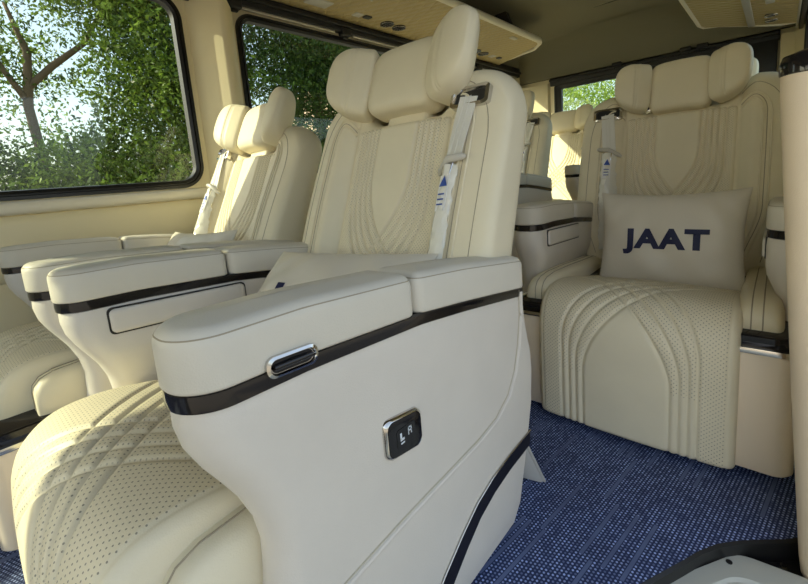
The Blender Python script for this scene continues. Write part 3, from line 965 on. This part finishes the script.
# pillar between the windows
m = MB().loft([[(XL + a, y, z) for a, y in ((0, 1.05), (.02, 1.06), (.05, 1.085), (.145, 1.16), (.158, 1.175), (.155, 1.205), (.06, 1.275), (.02, 1.305), (0, 1.312))] for z in (.5, 1.0, 1.5, 1.93)])
struct(m.build('trim_5', 'wall', sharp=60))
# small upper ceiling cove + ceiling (one profile swept along the van)
prof = [(XL - .02, 1.96), (XL, 2.0), (XL + .01, 2.06)]
for k in range(9):
    a = PI - k / 8 * PI / 2; prof.append((XL + .19 + .18 * math.cos(a), 2.07 + .16 * math.sin(a)))
prof += [(-1.15, ZC)]
mid = [(-1.15 * 2 - x, z) for x, z in prof[::-1][1:]]
prof = prof + mid
ys = [YF] + list(np.linspace(-2, 4.7, 8)) + [4.82, 4.9, 4.96, 4.99, 5.02]
rings = []
for y in ys:
    dz = -.20 * (1 - math.sqrt(max(0, 1 - max(0, (y - 4.72) / .30) ** 2)))
    rings.append([(x, y, max(z + dz * (1 if z > 2.07 else 0), min(z, 2.05))) for x, z in prof] + [(x, y, z + .05) for x, z in prof[::-1]])
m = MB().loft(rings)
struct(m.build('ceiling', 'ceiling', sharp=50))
# roof panel seam
m = MB().box((-1.75, 4.16, ZC - .004), (-.55, 4.168, ZC + .001)); struct(m.build('trim_6', 'dark_lining'))
m = MB().box((-1.75, 1.9, ZC - .004), (-.55, 1.908, ZC + .001)); struct(m.build('trim_7', 'dark_lining'))

# rear wall + window
RW = (-1.98, -.34, 1.05, 1.83, .06)
wall_panel(('y', YB), XL, XR, .80, 2.12, RW, 'wall_back', 1)
wall_panel(('y', YB), XL, XR, -.06, .80, None, 'wall_back', 1)
window(('y', YB), RW, 'window_4', 1, fw=.07, mat='black', lip=.02)
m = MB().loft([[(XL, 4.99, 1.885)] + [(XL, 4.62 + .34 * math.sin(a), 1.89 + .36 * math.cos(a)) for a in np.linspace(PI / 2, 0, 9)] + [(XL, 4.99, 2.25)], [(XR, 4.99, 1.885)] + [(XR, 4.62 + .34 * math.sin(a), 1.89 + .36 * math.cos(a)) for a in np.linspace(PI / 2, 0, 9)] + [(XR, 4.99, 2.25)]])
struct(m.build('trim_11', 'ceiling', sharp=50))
# corner posts and black header above the rear window
m = MB().loft([[(x, y, z) for x, y in ((XL, 4.88), (XL + .05, 4.9), (XL + .10, 4.955), (XL + .34, 4.965), (XL + .36, 5.0), (XL, 5.0))] for z in (.5, 1.84)])
struct(m.build('trim_8', 'wall', sharp=50))
m = MB().loft([[(x, y, z) for x, y in ((XR, 4.88), (XR - .03, 4.9), (XR - .06, 4.955), (XR - .15, 4.965), (XR - .16, 5.0), (XR, 5.0))] for z in (.5, 1.84)])
struct(m.build('trim_9', 'wall', sharp=50))
m = MB()
m.box((-2.03, 4.955, 1.80), (-.04, 4.999, 1.885), bev=.012); m.box((-.36, 4.955, 1.0), (-.05, 4.998, 1.82), bev=.01); m.box((-2.03, 4.93, 1.845), (-.04, 4.96, 1.872), bev=.006)
o = m.build('curtain_rail', 'black'); tag(o, 'black curtain rail above the back window', 'rail', 'curtain rails')
for x in (-1.35, -.75, -.62):
    m = MB().box((x, 4.91, 1.865), (x + .09, 4.955, 1.90), bev=.008)
    m.tube([(x + .02, 4.92, 1.86), (x + .03, 4.915, 1.83), (x + .07, 4.915, 1.83), (x + .08, 4.92, 1.86)], .004, 6)
    m.build('rail_clip', 'black', o)

wall_panel(('y', YF), XL, XR, .80, 2.12, (-2.3, 0., .92, 2.0, .1), 'wall_front', -1)
wall_panel(('y', YF), XL, XR, -.06, .80, None, 'wall_front', -1)
window(('y', YF), (-2.3, 0., .92, 2.0, .1), 'window_6', -1)
wall_panel(('x', XR), YF, 1.32, 1.86, 2.06, None, 'wall_right', 1)  # unseen header over the doorway, added to cut light from above
# right wall behind the door opening
RH = (2.2, 4.6, 1.0, 1.85, .1)
wall_panel(('x', XR), 1.32, YB, .80, 2.06, RH, 'wall_right', 1)
wall_panel(('x', XR), 1.32, YB, -.06, .80, None, 'wall_right', 1)
window(('x', XR), RH, 'window_5', 1)
# door pillar trim
m = MB().loft([[(x, y, z) for x, y in ((XR + .02, 1.22), (XR - .005, 1.24), (XR - .012, 1.30), (XR - .012, 1.50), (XR + .0, 1.62), (XR + .05, 1.62), (XR + .05, 1.22))] for z in (-.05, .9, 1.5, 2.05)])
struct(m.build('trim_10', 'wall', sharp=50))

# left rails
m = MB()
m.box((XL + .002, -1.2, 1.965), (XL + .05, .98, 2.02), bev=.006)
m.box((XL + .002, 1.30, 1.955), (XL + .055, 4.85, 2.055), bev=.006)
m.box((XL + .05, 1.30, 1.985), (XL + .075, 4.85, 2.01), bev=.004)
o = m.build('curtain_rail', 'black'); 
for y0, y1 in ((-1.2, .96), (1.36, 2.05), (2.22, 4.8)):
    MB().box((XL + .02, y0, 1.942), (XL + .04, y1, 1.958), bev=.004).build('silver_rod', 'alu', o)
tag(o, 'black curtain rail with silver rod above the side windows', 'rail', 'curtain rails')
for y in (1.0, 1.27, 2.10, 3.9):
    m = MB().box((XL + .01, y, 1.93), (XL + .07, y + .08, 1.985), bev=.01); m.box((XL + .03, y + .02, 1.915), (XL + .05, y + .06, 1.935), bev=.003)
    m.build('rail_clip', 'black', o)
m = MB(); m.box((XR - .045, 1.5, 1.83), (XR - .018, 4.85, 1.90), bev=.006)
o = m.build('curtain_rail', 'black')
MB().box((XR - .065, 1.5, 1.83), (XR - .05, 4.8, 1.85), bev=.004).build('silver_rod', 'alu', o)
tag(o, 'black curtain rail with silver rod high on the doorway side', 'rail', 'curtain rails')
m = MB().box((XR - .075, 2.35, 1.79), (XR - .03, 2.47, 1.86), bev=.01)
m.build('rail_clip', 'black', o)

# ------------------------------------------------------------------ overhead racks
def vent(parent, x, y, z, r=.035, rot=0, nrm=(0, 0, -1)):
    m = MB()
    m.tube([(x, y, z + .004), (x, y, z - .008)], [r, r * .96], 24)
    v = m.build('air_vent', 'black_gloss', parent)
    m = MB()
    for k in (-.5, 0, .5):
        w = r * math.sqrt(1 - k * k) * .85
        m.box((x - w, y + k * r - .003, z - .012), (x + w, y + k * r + .003, z - .007), bev=.001)
    m.build('vent_blade', 'chrome', v)
    return v

def rack(name, label, xw, xl, y0, y1, zw, zl, sgn, fit, yo=0.):
    """xw wall side x, xl lip x ; sgn +1 when the lip is on the +x side"""
    t = thing(name, (xw, y0, zw))
    T = Vector(t.location)
    def loc(o): o.location = -T; o.parent = t; return o
    def under(x): 
        f = (x - xw) / (xl - xw); return zw + (zl - zw) * f
    th = .035
    # tray
    ringf = lambda y, s_: [(xw, y, zw), (xl, y, zl), (xl, y, zl + th), (xw, y, zw + th)]
    m = MB()
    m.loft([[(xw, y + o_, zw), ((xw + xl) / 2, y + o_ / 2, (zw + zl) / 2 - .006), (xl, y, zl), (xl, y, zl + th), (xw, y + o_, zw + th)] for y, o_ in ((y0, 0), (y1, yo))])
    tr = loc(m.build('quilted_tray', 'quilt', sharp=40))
    # rounded pale lip along the aisle edge and closing moulding round the end
    m = MB()
    m.tube([(xl, y0, zl + .02), (xl, y1 - .05, zl + .02), (xl - sgn * .02, y1 + .01, zl + .012), (xl - sgn * .12, y1 + .05 + yo * .2, zl - .004), (xw + sgn * .10, y1 + .02 + yo * .8, zw + .018), (xw, y1 + yo, zw + .01)], [.026, .026, .024, .014, .012, .012], 14)
    loc(m.build('lip_moulding', 'ledge', sharp=60))
    # dark netted opening above the lip
    m = MB()
    m.box((min(xl, xl - sgn * .03), y0, zl + .04), (max(xl, xl - sgn * .03), y1 - .85, zl + .045))
    # solid end wall of the rack
    loc(MB().loft([[(xw, y, zw + th), (xl - sgn * .03, y, zl + th), (xl - sgn * .10, y, ZC - .01), (xw + sgn * .05, y, ZC - .08)] for y in (y1 - .5, y1 - .45)]).build('end_panel', 'dark_lining', sharp=40))
    fit(loc, under)
    tag(t, label, 'luggage rack', 'overhead racks')
    return t

def fit_left(loc, under):
    for y in (.95, 2.42, 2.55, 3.64, 3.78):
        x = -2.20
        m = MB(); z = under(x)
        m.tube([(x, y, z + .004), (x, y, z - .012)], [.052, .050], 28)
        v = loc(m.build('air_vent', 'black_gloss'))
        m = MB()
        m.tube([(x + .05 * math.cos(a), y + .05 * math.sin(a), z - .012) for a in np.linspace(0, 2 * PI, 25)], .0022, 6)
        for k in (-.4, .1, .5): m.box((x - .032, y + k * .05 - .003, z - .016), (x + .032, y + k * .05 + .003, z - .011))
        m.build('vent_ring', 'chrome', v)
    for (x, y, w, l) in ((-2.20, 1.80, .05, .085), (-2.20, 2.13, .03, .035), (-2.20, 3.95, .03, .035), (-1.80, 3.62, .02, .05), (-1.98, 2.05, .01, .01)):
        z = under(x)
        m = MB(); m.box((x - w, y - l, z - .010), (x + w, y + l, z + .004), bev=.008)
        loc(m.build('reading_light', 'plastic_grey', sharp=60))
    for (x, y) in ((-2.19, 2.21), (-2.19, 4.07)):
        z = under(x); m = MB(); m.box((x - .022, y - .03, z - .013), (x + .022, y + .03, z + .002), bev=.005)
        loc(m.build('light_switch', 'black'))
    m = MB()
    for (x, y0_, y1_) in ((-1.90, 1.2, 2.2),):
        P = []
        for k in range(15):
            f = k / 14; y = y0_ + (y1_ - y0_) * f
            P.append((x + .03 * math.sin(f * PI * 2), y, under(x) - .002))
        m.tube(P, .0025, 6)
    loc(m.build('piping', 'seam'))
    # speaker pod / black cover seen in the opening above the lip
    m = MB().loft([[(x, y, 2.09 + .12 * math.sin(a) * s_) for x, a in [(-1.76 - .10 * k, PI * k / 5) for k in range(6)]] for y, s_ in ((1.9, .7), (2.3, 1), (2.8, 1), (3.05, .5))], cap=True)
    loc(m.build('net_cover', 'black', sharp=60))
rack('luggage_rack', 'quilted beige overhead luggage rack with air vents above the side windows', -2.37, -1.72, -1.2, 4.02, 2.03, 2.04, 1, fit_left, .34)

def fit_right(loc, under):
    x = -.09
    m = MB().box((-.235, 1.6, under(-.2) - .016), (-.19, 4.55, under(-.2) + .004), bev=.006)
    loc(m.build('light_bar', 'plastic_grey', sharp=60))
    z = under(x)
    for y in (4.25, 4.42):
        m = MB().tube([(x, y, z + .004), (x, y, z - .010)], [.037, .035], 24)
        v = loc(m.build('air_vent', 'black_gloss'))
        m = MB(); m.tube([(x + .036 * math.cos(a), y + .036 * math.sin(a), z - .009) for a in np.linspace(0, 2 * PI, 25)], .003, 6)
        for k in (-.4, .1, .5): m.box((x - .022, y + k * .03 - .002, z - .013), (x + .022, y + k * .03 + .002, z - .009))
        m.build('vent_ring', 'chrome', v)
    for y in (3.85, 3.55):
        m = MB().box((x - .025, y - .045, z - .010), (x + .025, y + .045, z + .004), bev=.006)
        loc(m.build('reading_light', 'plastic_grey', sharp=60))
rack('luggage_rack', 'quilted beige overhead luggage rack above the doorway side', .06, -.55, 1.4, 4.58, 1.83, 1.96, -1, fit_right)

# ------------------------------------------------------------------ padded pole in the doorway
t = thing('grab_pole', (.10, 1.17, 0))
m = MB().loft([[(cx_ + r_ * math.cos(a) - .10, r_ * math.sin(a), z) for a in [2 * PI * k / 32 for k in range(32)]] for z, cx_, r_ in ((-.055, .128, .03), (-.04, .124, .046), (0, .122, .049), (.4, .090, .049), (.8, .060, .049), (1.02, .044, .049), (1.055, .042, .048))])
m.build('padded_sleeve', 'pole', t, sharp=60)
m = MB().loft([[(cx_ + r_ * math.cos(a) - .10, r_ * math.sin(a), z) for a in [2 * PI * k / 32 for k in range(32)]] for z, cx_, r_ in ((1.05, .042, .044), (1.055, .042, .0505), (1.075, .041, .0505), (1.09, .040, .044), (1.098, .040, .02))])
m.build('top_cap', 'black_gloss', t, sharp=50)
tag(t, 'upright pole with tan padded sleeve and gloss black cap at the doorway', 'pole')

# ------------------------------------------------------------------ outside
m = MB().box((-40, -25, -.95), (25, 40, -.85)); struct(m.build('ground', 'ground'))

def tree(name, label, cx, cy, z0, trunk, crown, n, leaf, mat, seed, group, lsize=.068, twigs=True, forks=None):
    rng = np.random.default_rng(seed)
    t = thing(name, (cx, cy, z0))
    tag(t, label, 'tree', group)
    # trunk
    if trunk:
        m = MB()
        for pts, rad in trunk: m.tube([Vector(p) - Vector((cx, cy, z0)) for p in pts], rad, 10)
        m.build('trunk', 'bark', t)
    # crown: sprays of leaves around random twig centres inside ellipsoids
    cent = []
    wsum = sum(c[6] for c in crown)
    for (x, y, z, rx, ry, rz, w) in crown:
        k = int(n / 26 * w / wsum)
        d = rng.normal(size=(k, 3)); d /= np.linalg.norm(d, axis=1)[:, None]
        rr = rng.random(k) ** .45
        cent.append(np.array([x, y, z]) + d * rr[:, None] * np.array([rx, ry, rz]))
    cent = np.concatenate(cent)
    N_ = len(cent) * 26
    tw = rng.normal(size=(len(cent), 3)); tw[:, 2] -= .3; tw /= np.linalg.norm(tw, axis=1)[:, None]
    f = np.tile(np.linspace(-1, 1, 26), len(cent))
    base = np.repeat(cent, 26, 0) + np.repeat(tw, 26, 0) * f[:, None] * .28 + rng.normal(size=(N_, 3)) * .045
    a = rng.normal(size=(N_, 3)); a[:, 2] -= .5; a /= np.linalg.norm(a, axis=1)[:, None]
    b = np.cross(a, rng.normal(size=(N_, 3))); b /= np.linalg.norm(b, axis=1)[:, None]
    L_ = lsize * (.6 + .8 * rng.random(N_))[:, None]; Wd = L_ * .22
    v = np.stack([base, base + a * L_ * .5 + b * Wd, base + a * L_, base + a * L_ * .5 - b * Wd], 1).reshape(-1, 3) - np.array([cx, cy, z0])
    fi = np.arange(N_ * 4).reshape(-1, 4)
    me = bpy.data.meshes.new('crown')
    me.vertices.add(len(v)); me.vertices.foreach_set('co', v.ravel())
    me.loops.add(N_ * 4); me.loops.foreach_set('vertex_index', fi.ravel())
    me.polygons.add(N_); me.polygons.foreach_set('loop_start', np.arange(0, N_ * 4, 4)); 
    me.update(calc_edges=True)
    tint = np.repeat(np.clip(np.repeat(rng.random(len(cent)) ** 1.6, 26) * .7 + rng.random(N_) * .3, 0, 1), 4)
    at = me.attributes.new('tint', 'FLOAT', 'POINT'); at.data.foreach_set('value', tint.astype(np.float32))
    me.materials.append(M_[mat])
    o = bpy.data.objects.new('crown', me); COL.objects.link(o); o.parent = t
    return t

G = 'trees beyond the side windows'
tree('tree', 'tree with forked pale trunk left of the first window, sky showing through', -7.4, 1.05, -.85,
     [([(-7.4, 1.02, -.85), (-7.4, 1.0, .4), (-7.42, 1.06, 1.4), (-7.45, 1.02, 2.2), (-7.45, 1.12, 2.9), (-7.5, 1.0, 3.5)], [.09, .075, .06, .055, .045, .02]),
      ([(-7.45, 1.06, 2.45), (-7.4, 1.35, 2.75), (-7.4, 1.75, 3.1), (-7.4, 2.4, 4.2)], [.045, .045, .035, .015]),
      ([(-7.42, 1.0, 2.3), (-7.5, .75, 2.9), (-7.6, .3, 3.7)], [.04, .03, .02]),
      ([(-7.4, .5, -.85), (-7.4, .42, 1.0), (-7.35, .25, 2.0), (-7.4, -.3, 2.6)], [.06, .05, .04, .03])],
     [(-7.6, -.6, 2.2, 1.0, .9, 1.6, .8), (-7.6, .6, 4.9, 1.6, 2.2, 1.1, .8), (-7.2, .6, 1.0, .8, 1.4, .75, 1.3), (-6.9, 1.9, 4.2, .9, .9, 1.2, 1.1), (-7.9, .9, 2.9, .6, 1.3, 1.1, .38), (-7.0, .1, 2.4, .4, .35, .9, .4)],
     70000, 0, 'leaf', 1, G, lsize=.062)
tree('tree', 'dense bright green tree filling the right part of the first window', -6.6, 2.6, -.85,
     [([(-6.8, 2.9, -.85), (-6.8, 2.9, 1.2), (-6.7, 2.7, 2.6), (-6.6, 2.4, 3.8)], [.12, .1, .07, .03])],
     [(-6.6, 2.6, 2.6, .8, 1.1, 1.3, 1.6), (-6.4, 1.9, 1.0, .7, 1.3, .9, 1.3), (-6.6, 2.6, 4.3, 1.3, 1.6, 1.0, 1.2)],
     66000, 0, 'leaf', 2, G)
tree('tree', 'dark green tree seen in the left end of the second window', -6.3, 4.9, -.85,
     [([(-6.6, 5.2, -.85), (-6.6, 5.2, 1.4), (-6.5, 5.0, 3.0)], [.13, .11, .05])],
     [(-6.3, 4.9, 3.1, 1.0, 1.5, 1.5, 2.), (-6.3, 5.0, 1.1, .8, 1.1, .8, .7)],
     56000, 0, 'leaf2', 3, G)
tree('tree', 'dark green tree in the middle of the second window beside the tall headrest', -6.4, 7.6, -.85,
     [([(-6.9, 8.0, -.85), (-6.9, 8.0, 1.4), (-6.8, 7.8, 3.0)], [.14, .11, .05])],
     [(-6.4, 7.8, 3.6, 1.2, 2.0, 1.7, 2.), (-6.6, 7.0, 1.1, .8, 1.5, .7, .5)],
     56000, 0, 'leaf2', 5, G)
tree('tree', 'sunlit yellow green bush seen through the back window', -3.4, 9.6, -.85,
     [([(-3.4, 9.9, -.85), (-3.4, 9.9, 1.6)], [.1, .05])],
     [(-3.0, 9.6, 2.0, 2.6, .8, 1.9, 2.), (-3.0, 9.4, .6, 2.4, .7, 1.0, 1.)],
     36000, 0, 'leafy', 7, 'bushes behind the van')
# pale house behind the trees
t = thing('house', (-13, 13, -.85))
MB().box((-2.5, -4, 0), (2.5, 4, 4.6)).box((-2.7, -4.2, 4.6), (2.7, 4.2, 4.75)).build('wall', 'bwall', t)
for yy in (-2.4, 0, 2.4):
    MB().box((2.5, yy - .5, 2.6), (2.56, yy + .5, 3.9)).build('window', 'bwin', t)
tag(t, 'pale pinkish house glimpsed through the trees in the second window', 'house')

# ------------------------------------------------------------------ light
w = bpy.data.worlds.new('sky'); scene.world = w; w.use_nodes = True
nt = w.node_tree; bg = nt.nodes['Background']
sky = N(nt, 'ShaderNodeTexSky', sky_type='NISHITA')
sky.sun_disc = False; sky.sun_elevation = R(33); sky.sun_rotation = R(215); sky.air_density = 1.2; sky.dust_density = 3
mixc = N(nt, 'ShaderNodeMix', data_type='RGBA'); mixc.inputs[0].default_value = .35
nt.links.new(sky.outputs[0], mixc.inputs[6]); mixc.inputs[7].default_value = (3.3, 3.5, 3.6, 1)
nt.links.new(mixc.outputs[2], bg.inputs[0]); bg.inputs[1].default_value = .30
sd = bpy.data.lights.new('sun', 'SUN'); sd.energy = 6; sd.angle = R(.6); sd.color = (1, .88, .62)
so = bpy.data.objects.new('sun', sd); COL.objects.link(so)
dv = Vector((.51, .73, -.50))
so.rotation_euler = dv.to_track_quat('-Z', 'Y').to_euler()

# ------------------------------------------------------------------ camera
def cam():
    fpx = 415.; cx, cy = 404., 240.
    yd = Vector((780 - cx, 145 - cy, fpx)).normalized()
    m = Vector((-60 - cx, 212 - cy, fpx))
    xd = -(m - yd * m.dot(yd)).normalized()
    zd = xd.cross(yd)
    if zd.y > 0: zd = -zd
    # world = columns ; camera right/down/forward in world coordinates
    right = Vector((xd.x, yd.x, zd.x)); down = Vector((xd.y, yd.y, zd.y)); fwd = Vector((xd.z, yd.z, zd.z))
    M3 = Matrix((right, -down, -fwd)).transposed()
    c = bpy.data.cameras.new('camera'); c.sensor_width = 36; c.lens = fpx / 808 * 36
    c.shift_x = 0; c.shift_y = -(292 - 240) / 808; c.clip_start = .02; c.clip_end = 200
    o = bpy.data.objects.new('camera', c); COL.objects.link(o)
    o.matrix_world = Matrix.Translation((0, 0, .92)) @ M3.to_4x4()
    scene.camera = o
cam()
scene.cycles.max_bounces = 14
scene.cycles.diffuse_bounces = 9
scene.cycles.transparent_max_bounces = 16
scene.view_settings.view_transform = 'Standard'
scene.view_settings.look = 'None'
scene.view_settings.gamma = 1
scene.view_settings.exposure = .25
